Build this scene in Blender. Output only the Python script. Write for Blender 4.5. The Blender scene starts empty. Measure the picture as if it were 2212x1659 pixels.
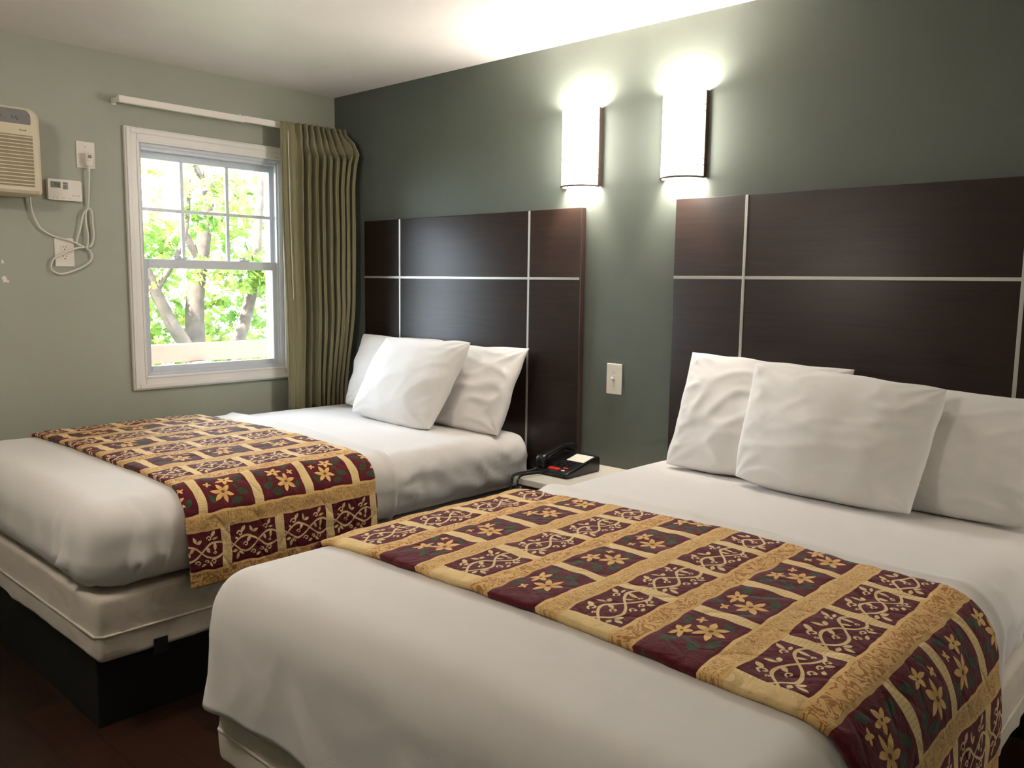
import bpy, bmesh, math, random
from mathutils import Vector, Matrix, noise

C = bpy.context.scene.collection
PI = math.pi
random.seed(7)

# ------------------------------------------------------------------ helpers
class MB:
    """collects shapes into one mesh"""
    def __init__(self):
        self.bm = bmesh.new()
    def box(self, lo, hi, bev=0.0, seg=2, rot=None):
        r = bmesh.ops.create_cube(self.bm, size=1.0)
        vs = r['verts']
        lo, hi = Vector(lo), Vector(hi)
        c, s = (lo + hi) / 2, hi - lo
        for v in vs:
            v.co = Vector((v.co.x * s.x, v.co.y * s.y, v.co.z * s.z))
        if bev > 0:
            es = list({e for v in vs for e in v.link_edges})
            rr = bmesh.ops.bevel(self.bm, geom=es, offset=bev, segments=seg, profile=0.5, affect='EDGES', clamp_overlap=True)
            vs = list({v for f in rr['faces'] for v in f.verts} | {v for v in vs if v.is_valid})
        for v in vs:
            if rot is not None:
                v.co = rot @ v.co
            v.co += c
        return self
    def tube(self, pts, r, n=8, cap=True):
        pts = [Vector(p) for p in pts]
        rad = r if isinstance(r, (list, tuple)) else [r] * len(pts)
        rings, up = [], None
        for i, p in enumerate(pts):
            a = pts[max(i - 1, 0)]; b = pts[min(i + 1, len(pts) - 1)]
            t = (b - a)
            t = t.normalized() if t.length > 1e-9 else Vector((0, 0, 1))
            if up is None:
                up = t.orthogonal().normalized()
            up = (up - t * up.dot(t))
            up = up.normalized() if up.length > 1e-6 else t.orthogonal().normalized()
            sd = t.cross(up)
            rings.append([self.bm.verts.new(p + (up * math.cos(k * 2 * PI / n) + sd * math.sin(k * 2 * PI / n)) * rad[i]) for k in range(n)])
        for i in range(len(rings) - 1):
            for k in range(n):
                self.bm.faces.new((rings[i][k], rings[i][(k + 1) % n], rings[i + 1][(k + 1) % n], rings[i + 1][k]))
        if cap:
            self.bm.faces.new(rings[0][::-1]); self.bm.faces.new(rings[-1])
        return self
    def grid(self, rows, close=False):
        vs = [[self.bm.verts.new(p) for p in row] for row in rows]
        for i in range(len(vs) - 1):
            m = len(vs[i])
            for j in range(m if close else m - 1):
                self.bm.faces.new((vs[i][j], vs[i][(j + 1) % m], vs[i + 1][(j + 1) % m], vs[i + 1][j]))
        return vs
    def prism(self, poly, h, axis=2, at=0.0):
        """extrude a 2D polygon along an axis"""
        def P(a, b, c):
            return {0: Vector((c, a, b)), 1: Vector((a, c, b)), 2: Vector((a, b, c))}[axis]
        lo = [self.bm.verts.new(P(a, b, at)) for a, b in poly]
        hi = [self.bm.verts.new(P(a, b, at + h)) for a, b in poly]
        n = len(poly)
        self.bm.faces.new(lo[::-1]); self.bm.faces.new(hi)
        for i in range(n):
            self.bm.faces.new((lo[i], lo[(i + 1) % n], hi[(i + 1) % n], hi[i]))
        return self
    def build(self, name, mat, parent=None, smooth=False, angle=None):
        bmesh.ops.recalc_face_normals(self.bm, faces=self.bm.faces)
        me = bpy.data.meshes.new(name)
        self.bm.to_mesh(me); self.bm.free()
        return link(name, me, mat, parent, smooth, angle)

def link(name, me, mat, parent=None, smooth=False, angle=None):
    o = bpy.data.objects.new(name, me); C.objects.link(o)
    if mat: me.materials.append(mat)
    if smooth:
        me.polygons.foreach_set('use_smooth', [True] * len(me.polygons))
    if angle:
        me.polygons.foreach_set('use_smooth', [True] * len(me.polygons))
        try: me.set_sharp_from_angle(angle=math.radians(angle))
        except Exception: pass
    if parent is not None:
        o.parent = parent
        bpy_inv(o, parent)
    return o

def bpy_inv(o, parent):
    # geometry is written in world space: cancel the parent's own placement
    m = Matrix.Translation(parent.location) @ parent.rotation_euler.to_matrix().to_4x4() if parent.parent is None else parent_world(parent)
    o.matrix_parent_inverse = m.inverted()

def parent_world(o):
    m = Matrix.Translation(o.location) @ o.rotation_euler.to_matrix().to_4x4()
    if o.parent is None: return m
    return parent_world(o.parent) @ o.matrix_parent_inverse @ m

def tag(o, label=None, cat=None, group=None, kind=None):
    if label: o['label'] = label
    if cat: o['category'] = cat
    if group: o['group'] = group
    if kind: o['kind'] = kind
    return o

def empty(name, loc, label, cat, group=None):
    o = bpy.data.objects.new(name, None); C.objects.link(o)
    o.location = loc; o.empty_display_size = 0.05
    return tag(o, label, cat, group)

def plabel(o, t):
    o['label'] = t; return o

def spline(pts, per=8):
    P = [Vector(p) for p in pts]; out = []
    for i in range(len(P) - 1):
        p0 = P[max(i - 1, 0)]; p1 = P[i]; p2 = P[i + 1]; p3 = P[min(i + 2, len(P) - 1)]
        for k in range(per):
            t = k / per
            out.append(0.5 * ((2 * p1) + (p2 - p0) * t + (2 * p0 - 5 * p1 + 4 * p2 - p3) * t * t + (3 * p1 - p0 - 3 * p2 + p3) * t ** 3))
    out.append(P[-1]); return out

def sm(a, b, x):
    t = min(1, max(0, (x - a) / (b - a))); return t * t * (3 - 2 * t)

def nz(x, y, z=0.0):
    return noise.noise(Vector((x, y, z)))

def fold(x, y, z, seed=0.0):
    """ridge-like cloth wrinkle 0..1"""
    a = noise.noise(Vector((x + seed, y - seed, z)))
    return (1 - min(1, abs(a) * 3.0)) ** 2

# ------------------------------------------------------------------ materials
def srgb(r, g, b):
    f = lambda c: (c / 255) / 12.92 if c <= 10 else (((c / 255) + 0.055) / 1.055) ** 2.4
    return (f(r), f(g), f(b), 1)

class Mat:
    def __init__(self, name):
        self.m = bpy.data.materials.new(name); self.m.use_nodes = True
        self.nt = self.m.node_tree; self.N = self.nt.nodes; self.L = self.nt.links
        self.b = self.N['Principled BSDF']; self.out = self.N['Material Output']
    def new(self, t, **kw):
        n = self.N.new(t)
        for k, v in kw.items(): setattr(n, k, v)
        return n
    def coord(self, which='Object', scale=(1, 1, 1)):
        tc = self.new('ShaderNodeTexCoord'); mp = self.new('ShaderNodeMapping')
        mp.inputs['Scale'].default_value = scale
        self.L.new(tc.outputs[which], mp.inputs['Vector'])
        return mp.outputs['Vector']
    def noise(self, vec, scale, detail=3, rough=0.55, dist=0.0):
        n = self.new('ShaderNodeTexNoise')
        n.inputs['Scale'].default_value = scale; n.inputs['Detail'].default_value = detail
        n.inputs['Roughness'].default_value = rough; n.inputs['Distortion'].default_value = dist
        self.L.new(vec, n.inputs['Vector']); return n.outputs['Fac']
    def ramp(self, fac, stops):
        r = self.new('ShaderNodeValToRGB'); e = r.color_ramp.elements
        while len(e) < len(stops): e.new(0.5)
        for el, (p, c) in zip(e, stops): el.position = p; el.color = c
        self.L.new(fac, r.inputs['Fac']); return r.outputs['Color']
    def bump(self, h, strength=0.2, dist=0.01):
        b = self.new('ShaderNodeBump'); b.inputs['Strength'].default_value = strength; b.inputs['Distance'].default_value = dist
        self.L.new(h, b.inputs['Height']); self.L.new(b.outputs['Normal'], self.b.inputs['Normal'])
    def set(self, **kw):
        for k, v in kw.items(): self.b.inputs[k.replace('_', ' ')].default_value = v
        return self

def simple(name, col, rough=0.5, metal=0.0, var=0.04, nscale=30, spec=0.5, bump=0.0, bscale=200):
    M = Mat(name); v = M.coord('Object')
    f = M.noise(v, nscale, 3)
    d = [max(0, c * (1 - var)) for c in col[:3]] + [1]; l = [c * (1 + var) for c in col[:3]] + [1]
    M.L.new(M.ramp(f, [(0.3, d), (0.7, l)]), M.b.inputs['Base Color'])
    M.set(Roughness=rough, Metallic=metal); M.b.inputs['Specular IOR Level'].default_value = spec
    if bump > 0: M.bump(M.noise(v, bscale, 2), bump, 0.002)
    return M.m

def wallpaint(name, col, rough=0.55, spec=0.35):
    M = Mat(name); v = M.coord('Object')
    f = M.noise(v, 3, 4)
    M.L.new(M.ramp(f, [(0.3, [c * 0.97 for c in col[:3]] + [1]), (0.7, [c * 1.03 for c in col[:3]] + [1])]), M.b.inputs['Base Color'])
    M.set(Roughness=rough); M.b.inputs['Specular IOR Level'].default_value = spec
    M.bump(M.noise(v, 120, 3), 0.12, 0.002)
    return M.m

def woodpanel(name, dark, light, rough=0.36, gx=(1.2, 8, 26), spec=0.5):
    M = Mat(name); v = M.coord('Object', gx)
    f = M.noise(v, 1.6, 7, 0.62, 1.2)
    v2 = M.coord('Object', (gx[0] * 6, gx[1] * 6, gx[2] * 9)); f2 = M.noise(v2, 2.2, 3, 0.6)
    mx = M.new('ShaderNodeMath', operation='MULTIPLY_ADD'); mx.inputs[1].default_value = 0.35
    M.L.new(f2, mx.inputs[0]); M.L.new(f, mx.inputs[2])
    M.L.new(M.ramp(mx.outputs[0], [(0.45, dark), (0.85, light)]), M.b.inputs['Base Color'])
    M.set(Roughness=rough); M.b.inputs['Specular IOR Level'].default_value = 0.42
    M.bump(f2, 0.05, 0.001)
    return M.m

def cloth(name, col, rough=0.85, wr=0.25, wscale=9, weave=0.015):
    M = Mat(name); v = M.coord('Object')
    f = M.noise(v, wscale, 2.5, 0.45, 0.7)
    f2 = M.noise(v, 900, 1)
    mx = M.new('ShaderNodeMath', operation='MULTIPLY_ADD'); mx.inputs[1].default_value = weave
    M.L.new(f2, mx.inputs[0]); M.L.new(f, mx.inputs[2])
    M.L.new(M.ramp(f, [(0.2, [c * 0.985 for c in col[:3]] + [1]), (0.8, [min(1, c * 1.01) for c in col[:3]] + [1])]), M.b.inputs['Base Color'])
    M.set(Roughness=rough); M.b.inputs['Specular IOR Level'].default_value = 0.2
    M.b.inputs['Sheen Weight'].default_value = 0.15
    M.bump(mx.outputs[0], wr, 0.012)
    return M.m

def emit(name, col, strength, diffuse=(0.8, 0.8, 0.78, 1)):
    M = Mat(name); M.set(Base_Color=diffuse, Roughness=0.5)
    M.b.inputs['Emission Color'].default_value = col; M.b.inputs['Emission Strength'].default_value = strength
    return M.m

SHADE_E, BULB_E, WORLD_E, SUN_E, DOME_E = 25.0, 500.0, 9.0, 34.0, 33.0

mSage = wallpaint('sage_paint', srgb(163, 166, 151))
mAccent = wallpaint('dark_green_paint', srgb(98, 104, 96), 0.5, 0.2)
mCeil = wallpaint('ceiling_paint', srgb(240, 233, 228), 0.42, 0.4)
mTrim = simple('white_trim', srgb(232, 228, 222), 0.35, var=0.015, nscale=6)
mVinyl = simple('white_vinyl', srgb(206, 210, 216), 0.3, var=0.01)
mWood = woodpanel('espresso_veneer', srgb(24, 14, 9), srgb(46, 29, 20), 0.40)
mEdge = simple('espresso_edge_band', srgb(70, 50, 44), 0.45)
mSilver = simple('brushed_silver', srgb(196, 194, 188), 0.38, 0.75, 0.03, 60)
mSheet = cloth('white_sheet', srgb(226, 222, 218), 0.85, 0.22, 8)
mSheet2 = cloth('white_blanket', srgb(224, 220, 214), 0.88, 0.26, 9)
mPillow = cloth('white_pillowcase', srgb(230, 227, 223), 0.85, 0.16, 11)
mBox = cloth('box_spring_cover', srgb(206, 196, 182), 0.9, 0.35, 14)
mBlack = simple('black_platform', srgb(16, 15, 15), 0.6)
mPlate = simple('wall_plate_plastic', srgb(226, 220, 208), 0.35, var=0.01)
mPlateScrew = simple('plate_screw', srgb(190, 184, 172), 0.4, 0.2)
mSlot = simple('dark_slot', srgb(24, 22, 20), 0.6)
mACbody = simple('aged_beige_plastic', srgb(212, 200, 174), 0.45, var=0.02, nscale=5)
mACpanel = simple('grey_control_panel', srgb(122, 120, 116), 0.5)
mInk = simple('grey_ink', srgb(88, 82, 72), 0.6)
mLCD = simple('lcd_grey', srgb(118, 124, 108), 0.3)
mLCDd = simple('lcd_segment', srgb(36, 42, 34), 0.4)
mCord = simple('ivory_cord', srgb(222, 216, 202), 0.45, var=0.01)
mRod = simple('white_rod_enamel', srgb(236, 230, 220), 0.4, var=0.01)
mTop = simple('beige_laminate', srgb(206, 200, 186), 0.4, var=0.03, nscale=90)
mNsBody = simple('dark_nightstand', srgb(40, 36, 33), 0.5)
mNsDrawer = simple('grey_drawer_front', srgb(150, 150, 146), 0.45)
mPhone = simple('black_phone_plastic', srgb(20, 21, 22), 0.28, var=0.02)
mPhoneKey = simple('black_key', srgb(34, 36, 38), 0.35)
mKeyInk = simple('white_key_print', srgb(190, 196, 192), 0.5)
mRed = simple('red_phone_plastic', srgb(196, 44, 36), 0.35, var=0.02)
mCard = simple('paper_card', srgb(224, 220, 206), 0.6, var=0.02)
mBronze = simple('bronze_frame', srgb(84, 68, 58), 0.45, 0.3)
mShade = emit('frosted_shade', (1.0, 0.935, 0.85, 1), SHADE_E)
mBulb = emit('lamp_bulb', (1.0, 0.92, 0.83, 1), BULB_E)
mBark = simple('tree_bark', srgb(70, 60, 53), 0.9, var=0.35, nscale=9, bump=0.6, bscale=18)
mRail = simple('peach_railing_paint', srgb(84, 64, 48), 0.6)
mLawn = simple('lawn_green', srgb(66, 88, 44), 0.9, var=0.25, nscale=2)
mScuff = simple('bare_plaster', srgb(226, 222, 212), 0.7)

def mk_leaf():
    M = Mat('maple_leaf'); v = M.coord('Object'); f = M.noise(v, 1.3, 3)
    col = M.ramp(f, [(0.3, srgb(86, 120, 56)), (0.55, srgb(126, 146, 70)), (0.72, srgb(174, 170, 98))])
    M.L.new(col, M.b.inputs['Base Color']); M.set(Roughness=0.6)
    tr = M.new('ShaderNodeBsdfTranslucent'); M.L.new(col, tr.inputs['Color'])
    mix = M.new('ShaderNodeMixShader'); mix.inputs[0].default_value = 0.55
    M.L.new(M.b.outputs[0], mix.inputs[1]); M.L.new(tr.outputs[0], mix.inputs[2]); M.L.new(mix.outputs[0], M.out.inputs['Surface'])
    return M.m
mLeaf = mk_leaf()

def mk_glass():
    M = Mat('window_glass')
    t = M.new('ShaderNodeBsdfTransparent'); g = M.new('ShaderNodeBsdfGlossy'); g.inputs['Roughness'].default_value = 0.02
    lw = M.new('ShaderNodeLayerWeight'); lw.inputs['Blend'].default_value = 0.25
    mx = M.new('ShaderNodeMixShader'); M.L.new(lw.outputs['Fresnel'], mx.inputs[0])
    M.L.new(t.outputs[0], mx.inputs[1]); M.L.new(g.outputs[0], mx.inputs[2]); M.L.new(mx.outputs[0], M.out.inputs['Surface'])
    return M.m
mGlass = mk_glass()

def mk_floor():
    M = Mat('dark_plank_floor'); v = M.coord('Object', (1, 1, 1))
    br = M.new('ShaderNodeTexBrick'); br.offset = 0.37
    br.inputs['Scale'].default_value = 1.0; br.inputs['Brick Width'].default_value = 1.2; br.inputs['Row Height'].default_value = 0.125
    br.inputs['Mortar Size'].default_value = 0.0015
    br.inputs['Color1'].default_value = srgb(44, 27, 17); br.inputs['Color2'].default_value = srgb(58, 35, 21); br.inputs['Mortar'].default_value = srgb(16, 10, 8)
    M.L.new(v, br.inputs['Vector'])
    v2 = M.coord('Object', (2, 26, 1)); f = M.noise(v2, 3, 6, 0.6, 0.8)
    mix = M.new('ShaderNodeMix'); mix.data_type = 'RGBA'; mix.blend_type = 'MULTIPLY'; mix.inputs['Factor'].default_value = 0.6
    M.L.new(br.outputs['Color'], mix.inputs['A']); M.L.new(M.ramp(f, [(0.3, (0.35, 0.35, 0.35, 1)), (0.7, (1, 1, 1, 1))]), mix.inputs['B'])
    M.L.new(mix.outputs['Result'], M.b.inputs['Base Color']); M.set(Roughness=0.38)
    return M.m
mFloor = mk_floor()

# --- expression nodes: arithmetic written as shader math nodes
class X:
    nt = None
    def __init__(s, v): s.v = v
    @staticmethod
    def op(o, *a):
        n = X.nt.nodes.new('ShaderNodeMath'); n.operation = o
        for i, x in enumerate(a):
            x = x.v if isinstance(x, X) else x
            if isinstance(x, (int, float)): n.inputs[i].default_value = x
            else: X.nt.links.new(x, n.inputs[i])
        return X(n.outputs[0])
    def __add__(s, o): return X.op('ADD', s, o)
    def __radd__(s, o): return X.op('ADD', o, s)
    def __sub__(s, o): return X.op('SUBTRACT', s, o)
    def __rsub__(s, o): return X.op('SUBTRACT', o, s)
    def __mul__(s, o): return X.op('MULTIPLY', s, o)
    def __rmul__(s, o): return X.op('MULTIPLY', o, s)
    def __truediv__(s, o): return X.op('DIVIDE', s, o)
    def __lt__(s, o): return X.op('LESS_THAN', s, o)
    def __gt__(s, o): return X.op('GREATER_THAN', s, o)
def xabs(a): return X.op('ABSOLUTE', a)
def xsin(a): return X.op('SINE', a)
def xmax(a, *r):
    for b in r: a = X.op('MAXIMUM', a, b)
    return a
def xmod(a, p): return X.op('FLOORED_MODULO', a, p)

def x_leaf(x, y, cx, cy, ang, L, w):
    """pointed leaf, its middle at (cx,cy)"""
    c, s = math.cos(math.radians(ang)), math.sin(math.radians(ang))
    p = x * (c / L) + (y * (s / L) + (-(cx * c + cy * s) / L))
    q = y * (c / w) - (x * (s / w) + ((-cx * s + cy * c) / w))
    return (xabs(q) + p * p) < 1.0
def x_curl(x, y, cx, cy, r, w, flip=1, rot=0):
    dx = x - cx; dy = (y - cy) * flip
    th = X.op('ARCTAN2', dy, dx)
    if rot: th = xmod(th + (rot + PI), 2 * PI) - PI
    rho = X.op('SQRT', dx * dx + dy * dy)
    return xabs(rho - (th * (0.42 * r / PI) + 0.62 * r)) < w
def x_flower(x, y, cx, cy, R, rot, sq=0.8, n=6):
    dx = x - cx; dy = (y - cy) * (1 / sq)
    th = X.op('ARCTAN2', dy, dx) + (rot + 10 * PI)
    rho = X.op('SQRT', dx * dx + dy * dy)
    a = 2 * PI / n
    ph = xabs(xmod(th, a) - a / 2) * (2 / a)
    m = rho < (X.op('POWER', 1.0 - ph, 0.85) * (0.72 * R) + 0.28 * R)
    return m, rho

def mk_quilt(name, u0, v0f, v0v, vedge):
    """patchwork bed runner: vine tiles and flower tiles between gold bands; u0 = start of a vine column"""
    M = Mat(name); X.nt = M.nt
    uv = M.new('ShaderNodeUVMap'); sep = M.new('ShaderNodeSeparateXYZ'); M.L.new(uv.outputs['UV'], sep.inputs[0])
    U, V = X(sep.outputs[0]), X(sep.outputs[1])
    wob = M.new('ShaderNodeTexNoise'); wob.inputs['Scale'].default_value = 14; wob.inputs['Detail'].default_value = 1
    M.L.new(uv.outputs['UV'], wob.inputs['Vector'])
    W = (X(wob.outputs['Fac']) - 0.5) * 0.016
    Uw, Vw = U + W, V - W
    PU, PV, TV = 0.363, 0.2, 0.168
    c = xmod(Uw - u0, PU)
    inV = c < 0.125
    inF = (c > 0.180) * (c < 0.308)
    # vine tile
    rv = xmod(Vw - v0v, PV); okv = rv < TV
    x = rv * (1 / 0.125); y = 0.5 - c * (1 / 0.125)
    ph = (x - 0.07) * (PI / 0.72)
    s = xsin(ph) * 0.2; sl = 0.029
    m = xmax(xabs(y - s + 0.03) < sl, xabs(y + s + 0.03) < sl)
    for a in ((0.30, 0.25, 0.085, 0.02), (1.02, 0.28, 0.07, 0.018), (0.44, -0.06, 0.065, 0.017), (0.66, -0.30, 0.07, 0.018), (0.90, -0.29, 0.055, 0.016), (1.10, -0.31, 0.07, 0.018), (1.14, -0.10, 0.04, 0.014), (0.18, 0.13, 0.035, 0.013)):
        m = xmax(m, x_curl(x, y, *a))
    for a in ((0.40, 0.36, 55, 0.10, 0.05), (0.62, 0.31, 105, 0.10, 0.04), (0.73, 0.24, 25, 0.08, 0.045), (1.13, 0.40, 60, 0.10, 0.045), (1.18, 0.27, 10, 0.08, 0.03), (0.09, -0.21, 190, 0.08, 0.04), (0.17, -0.34, 255, 0.10, 0.045), (0.28, -0.27, -35, 0.09, 0.04), (0.54, 0.07, 55, 0.10, 0.045), (0.97, 0.02, 120, 0.09, 0.04), (1.16, 0.07, 85, 0.12, 0.04), (0.79, -0.38, 20, 0.07, 0.035), (1.01, -0.37, -50, 0.08, 0.035)):
        m = xmax(m, x_leaf(x, y, *a))
    vine = m
    # flower tile, every second one mirrored
    rf = xmod(Vw - v0f, PV); okf = rf < TV
    idx = xmod(X.op('FLOOR', (Vw - v0f) * (1 / PV)) + X.op('FLOOR', (Uw - u0) * (1 / PU)), 2.0)
    x0 = rf * (1 / 0.128); x = x0 + idx * (1.297 - x0 * 2.0)
    y = 0.5 - (c - 0.180) * (1 / 0.128)
    f1, r1 = x_flower(x, y, 0.80, -0.10, 0.32, 0.2, 0.85)
    f2, r2 = x_flower(x, y, 0.58, 0.25, 0.26, 0.7, 0.62, 5)
    f3, r3 = x_flower(x, y, 1.08, 0.20, 0.11, 0.4, 0.8, 4)
    pet = xmax(f1, f2, f3)
    cen = xmax(r1 < 0.045, r2 < 0.035)
    lf = None
    for a in ((0.20, 0.26, -25, 0.17, 0.085), (0.24, -0.14, 20, 0.17, 0.09), (0.46, -0.33, -12, 0.18, 0.085), (0.98, 0.38, 12, 0.15, 0.07), (1.12, -0.22, 55, 0.14, 0.07), (0.38, 0.05, 60, 0.11, 0.05)):
        q = x_leaf(x, y, *a); lf = q if lf is None else xmax(lf, q)
    stem = (xabs(y - (xsin(x * 4.2 + 0.6) * 0.16 - 0.02)) < 0.012) * (x > 0.2) * (x < 1.1)
    tv, tf = inV * okv, inF * xmax(okf, Vw < (v0f + 0.004 if vedge > -1.75 else -9.0))
    # colours
    nf = M.new('ShaderNodeTexNoise'); nf.inputs['Scale'].default_value = 34; nf.inputs['Detail'].default_value = 2; nf.inputs['Distortion'].default_value = 1.2
    M.L.new(uv.outputs['UV'], nf.inputs['Vector']); F = X(nf.outputs['Fac'])
    nf2 = M.new('ShaderNodeTexNoise'); nf2.inputs['Scale'].default_value = 75; nf2.inputs['Detail'].default_value = 3; nf2.inputs['Distortion'].default_value = 2.0
    M.L.new(uv.outputs['UV'], nf2.inputs['Vector']); F2 = X(nf2.outputs['Fac'])
    band1 = (c > 0.125) * (c < 0.180); band2 = c > 0.308
    b1c = (xabs(c - 0.1525) < 0.02); b2c = (xabs(c - 0.3355) < 0.021)
    scroll = xmax((xabs(F - 0.47) < 0.035) * b1c, (F > 0.60) * b1c)
    fine = (xabs(F2 - 0.5) < 0.028) * b2c
    dots = (xmod(U, 0.008) < 0.0035)
    def col(fac, a, b):
        mx = M.new('ShaderNodeMix'); mx.data_type = 'RGBA'
        M.L.new(fac.v, mx.inputs['Factor'])
        for k, q in (('A', a), ('B', b)):
            if isinstance(q, tuple): mx.inputs[k].default_value = q
            else: M.L.new(q, mx.inputs[k])
        return mx.outputs['Result']
    gold = col(F, srgb(212, 168, 102), srgb(234, 196, 132))
    k = col(scroll, gold, srgb(176, 124, 66)); k = col(fine, k, srgb(158, 118, 66))
    line = col(dots, srgb(236, 208, 152), srgb(226, 196, 138))
    k = col(xmax(inV, inF), k, line)
    k = col((V < vedge) * inV, k, srgb(232, 202, 144))
    maroon = col(F2, srgb(84, 18, 26), srgb(104, 28, 38))
    kv = col(vine, maroon, srgb(226, 200, 146))
    kf = col(lf, maroon, srgb(60, 74, 50)); kf = col(stem, kf, srgb(74, 52, 40))
    petc = col(X.op('MULTIPLY', xmax(0.0, 1.0 - r1 * 5.0), 0.6), srgb(232, 190, 118), srgb(176, 116, 60))
    kf = col(pet, kf, petc); kf = col(cen, kf, srgb(112, 70, 36))
    bsdf = []
    for kk in (k, kv, kf):
        p = M.b if not bsdf else M.new('ShaderNodeBsdfPrincipled')
        M.L.new(kk, p.inputs['Base Color']); p.inputs['Roughness'].default_value = 0.82
        p.inputs['Specular IOR Level'].default_value = 0.18; p.inputs['Sheen Weight'].default_value = 0.1
        bsdf.append(p)
    m1 = M.new('ShaderNodeMixShader'); m2 = M.new('ShaderNodeMixShader')
    M.L.new((tv * (V > vedge)).v, m1.inputs[0]); M.L.new(bsdf[0].outputs[0], m1.inputs[1]); M.L.new(bsdf[1].outputs[0], m1.inputs[2])
    M.L.new(tf.v, m2.inputs[0]); M.L.new(m1.outputs[0], m2.inputs[1]); M.L.new(bsdf[2].outputs[0], m2.inputs[2])
    M.L.new(m2.outputs[0], M.out.inputs['Surface'])
    # quilting: stitched scallops, puckers
    st1 = xabs(xmod(U + xsin(V * (2 * PI / 0.13)) * 0.035, 0.11) - 0.055)
    st = X.op('MINIMUM', st1 * 60.0, 1.0)
    seam = X.op('MINIMUM', xabs(c - 0.125) * 120.0, xabs(c - 0.180) * 120.0); seam = X.op('MINIMUM', seam, xabs(c - 0.308) * 120.0); seam = X.op('MINIMUM', seam, 1.0)
    H = st * 0.5 + seam * 0.3 + F * 0.9 + F2 * 0.25
    M.bump(H.v, 0.6, 0.008)
    nrm = M.b.inputs['Normal'].links[0].from_socket
    for p in bsdf[1:]: M.L.new(nrm, p.inputs['Normal'])
    return M.m

def mk_curtain():
    M = Mat('striped_curtain'); X.nt = M.nt
    uv = M.new('ShaderNodeUVMap'); sep = M.new('ShaderNodeSeparateXYZ'); M.L.new(uv.outputs['UV'], sep.inputs[0])
    U = X(sep.outputs[0])
    a = xmod(U, 0.019) < 0.0040; b = xabs(xmod(U, 0.038) - 0.013) < 0.0030
    n = M.new('ShaderNodeTexNoise'); n.inputs['Scale'].default_value = 260; M.L.new(uv.outputs['UV'], n.inputs['Vector'])
    def col(fac, p, q):
        mx = M.new('ShaderNodeMix'); mx.data_type = 'RGBA'; M.L.new(fac.v, mx.inputs['Factor'])
        for k, z in (('A', p), ('B', q)):
            if isinstance(z, tuple): mx.inputs[k].default_value = z
            else: M.L.new(z, mx.inputs[k])
        return mx.outputs['Result']
    k = col(X(n.outputs['Fac']), srgb(42, 43, 31), srgb(54, 54, 40))
    k = col(b, k, srgb(66, 50, 37)); k = col(a, k, srgb(134, 127, 98))
    M.L.new(k, M.b.inputs['Base Color']); M.set(Roughness=0.8); M.b.inputs['Specular IOR Level'].default_value = 0.2
    M.b.inputs['Sheen Weight'].default_value = 0.15
    M.bump(n.outputs['Fac'], 0.1, 0.002)
    return M.m

# ------------------------------------------------------------------ room shell
ZC = 2.44; RX = 5.7; RY = -4.7
tag(MB().box((-0.16, RY - 0.15, -0.12), (RX + 0.15, 0.16, 0)).build('floor', mFloor), 'dark wood plank floor under the two beds', kind='structure')
tag(MB().box((-0.16, RY - 0.15, ZC), (RX + 0.15, 0.16, ZC + 0.15)).build('ceiling', mCeil), 'glossy off-white ceiling lit by the wall lamps', kind='structure')
tag(MB().box((-0.16, 0, 0), (RX + 0.15, 0.16, ZC)).build('wall_back', mAccent), 'dark green accent wall behind the headboards', kind='structure')
tag(MB().box((RX, RY, 0), (RX + 0.15, 0, ZC)).build('wall_right', mSage), 'sage wall opposite the window', kind='structure')
tag(MB().box((0, RY - 0.15, 0), (RX + 0.15, RY, ZC)).build('wall_front', mSage), 'sage wall facing the beds', kind='structure')
WY0, WY1, WZ0, WZ1 = -1.148, -0.354, 0.915, 2.058     # window opening
w = MB()
w.box((-0.16, RY - 0.15, 0), (0, WY0, ZC)); w.box((-0.16, WY1, 0), (0, 0, ZC))
w.box((-0.16, WY0, 0), (0, WY1, WZ0)); w.box((-0.16, WY0, WZ1), (0, WY1, ZC))
wl = tag(w.build('wall_left', mSage), 'light sage wall with window and air conditioner', kind='structure')
for (y, z, sz, seed) in ((-1.742, 1.467, 0.012, 3), (-1.738, 1.392, 0.016, 5), (-1.725, 1.383, 0.010, 8)):
    rnd = random.Random(seed); poly = []
    for k in range(11):
        a = k / 11 * 2 * PI; rr = sz * rnd.uniform(0.35, 1.0)
        poly.append((y + rr * math.cos(a) * 0.8, z + rr * math.sin(a)))
    plabel(MB().prism(poly, 0.0012, 0, -0.0004).build('paint_chip', mScuff, wl), 'pale chip where the sage paint came off')

# ------------------------------------------------------------------ window
win = tag(bpy.data.objects.new('window_1', None), 'white double-hung window with six-lite upper sash', kind='structure'); C.objects.link(win)
win.location = (0, (WY0 + WY1) / 2, WZ0)
def frame_yz(mb, y0, y1, z0, z1, t, x0, x1, bev=0.003, tt=None, tb=None):
    tt = tt or t; tb = tb or t
    mb.box((x0, y0, z0), (x1, y0 + t, z1), bev); mb.box((x0, y1 - t, z0), (x1, y1, z1), bev)
    mb.box((x0, y0 + t, z1 - tt), (x1, y1 - t, z1), bev); mb.box((x0, y0 + t, z0), (x1, y1 - t, z0 + tb), bev)
    return mb
cas = MB()
frame_yz(cas, -1.207, -0.295, 0.860, 2.116, 0.060, 0.0, 0.020, 0.004)
frame_yz(cas, -1.200, -0.302, 0.867, 2.109, 0.022, 0.018, 0.027, 0.004)
frame_yz(cas, -1.152, -0.350, 0.915, 2.060, 0.012, 0.012, 0.024, 0.003)
cas.build('casing', mTrim, win)
fr = MB()
frame_yz(fr, WY0, WY1, WZ0, WZ1, 0.022, -0.15, 0.0, 0.002, 0.024, 0.020)
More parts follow.
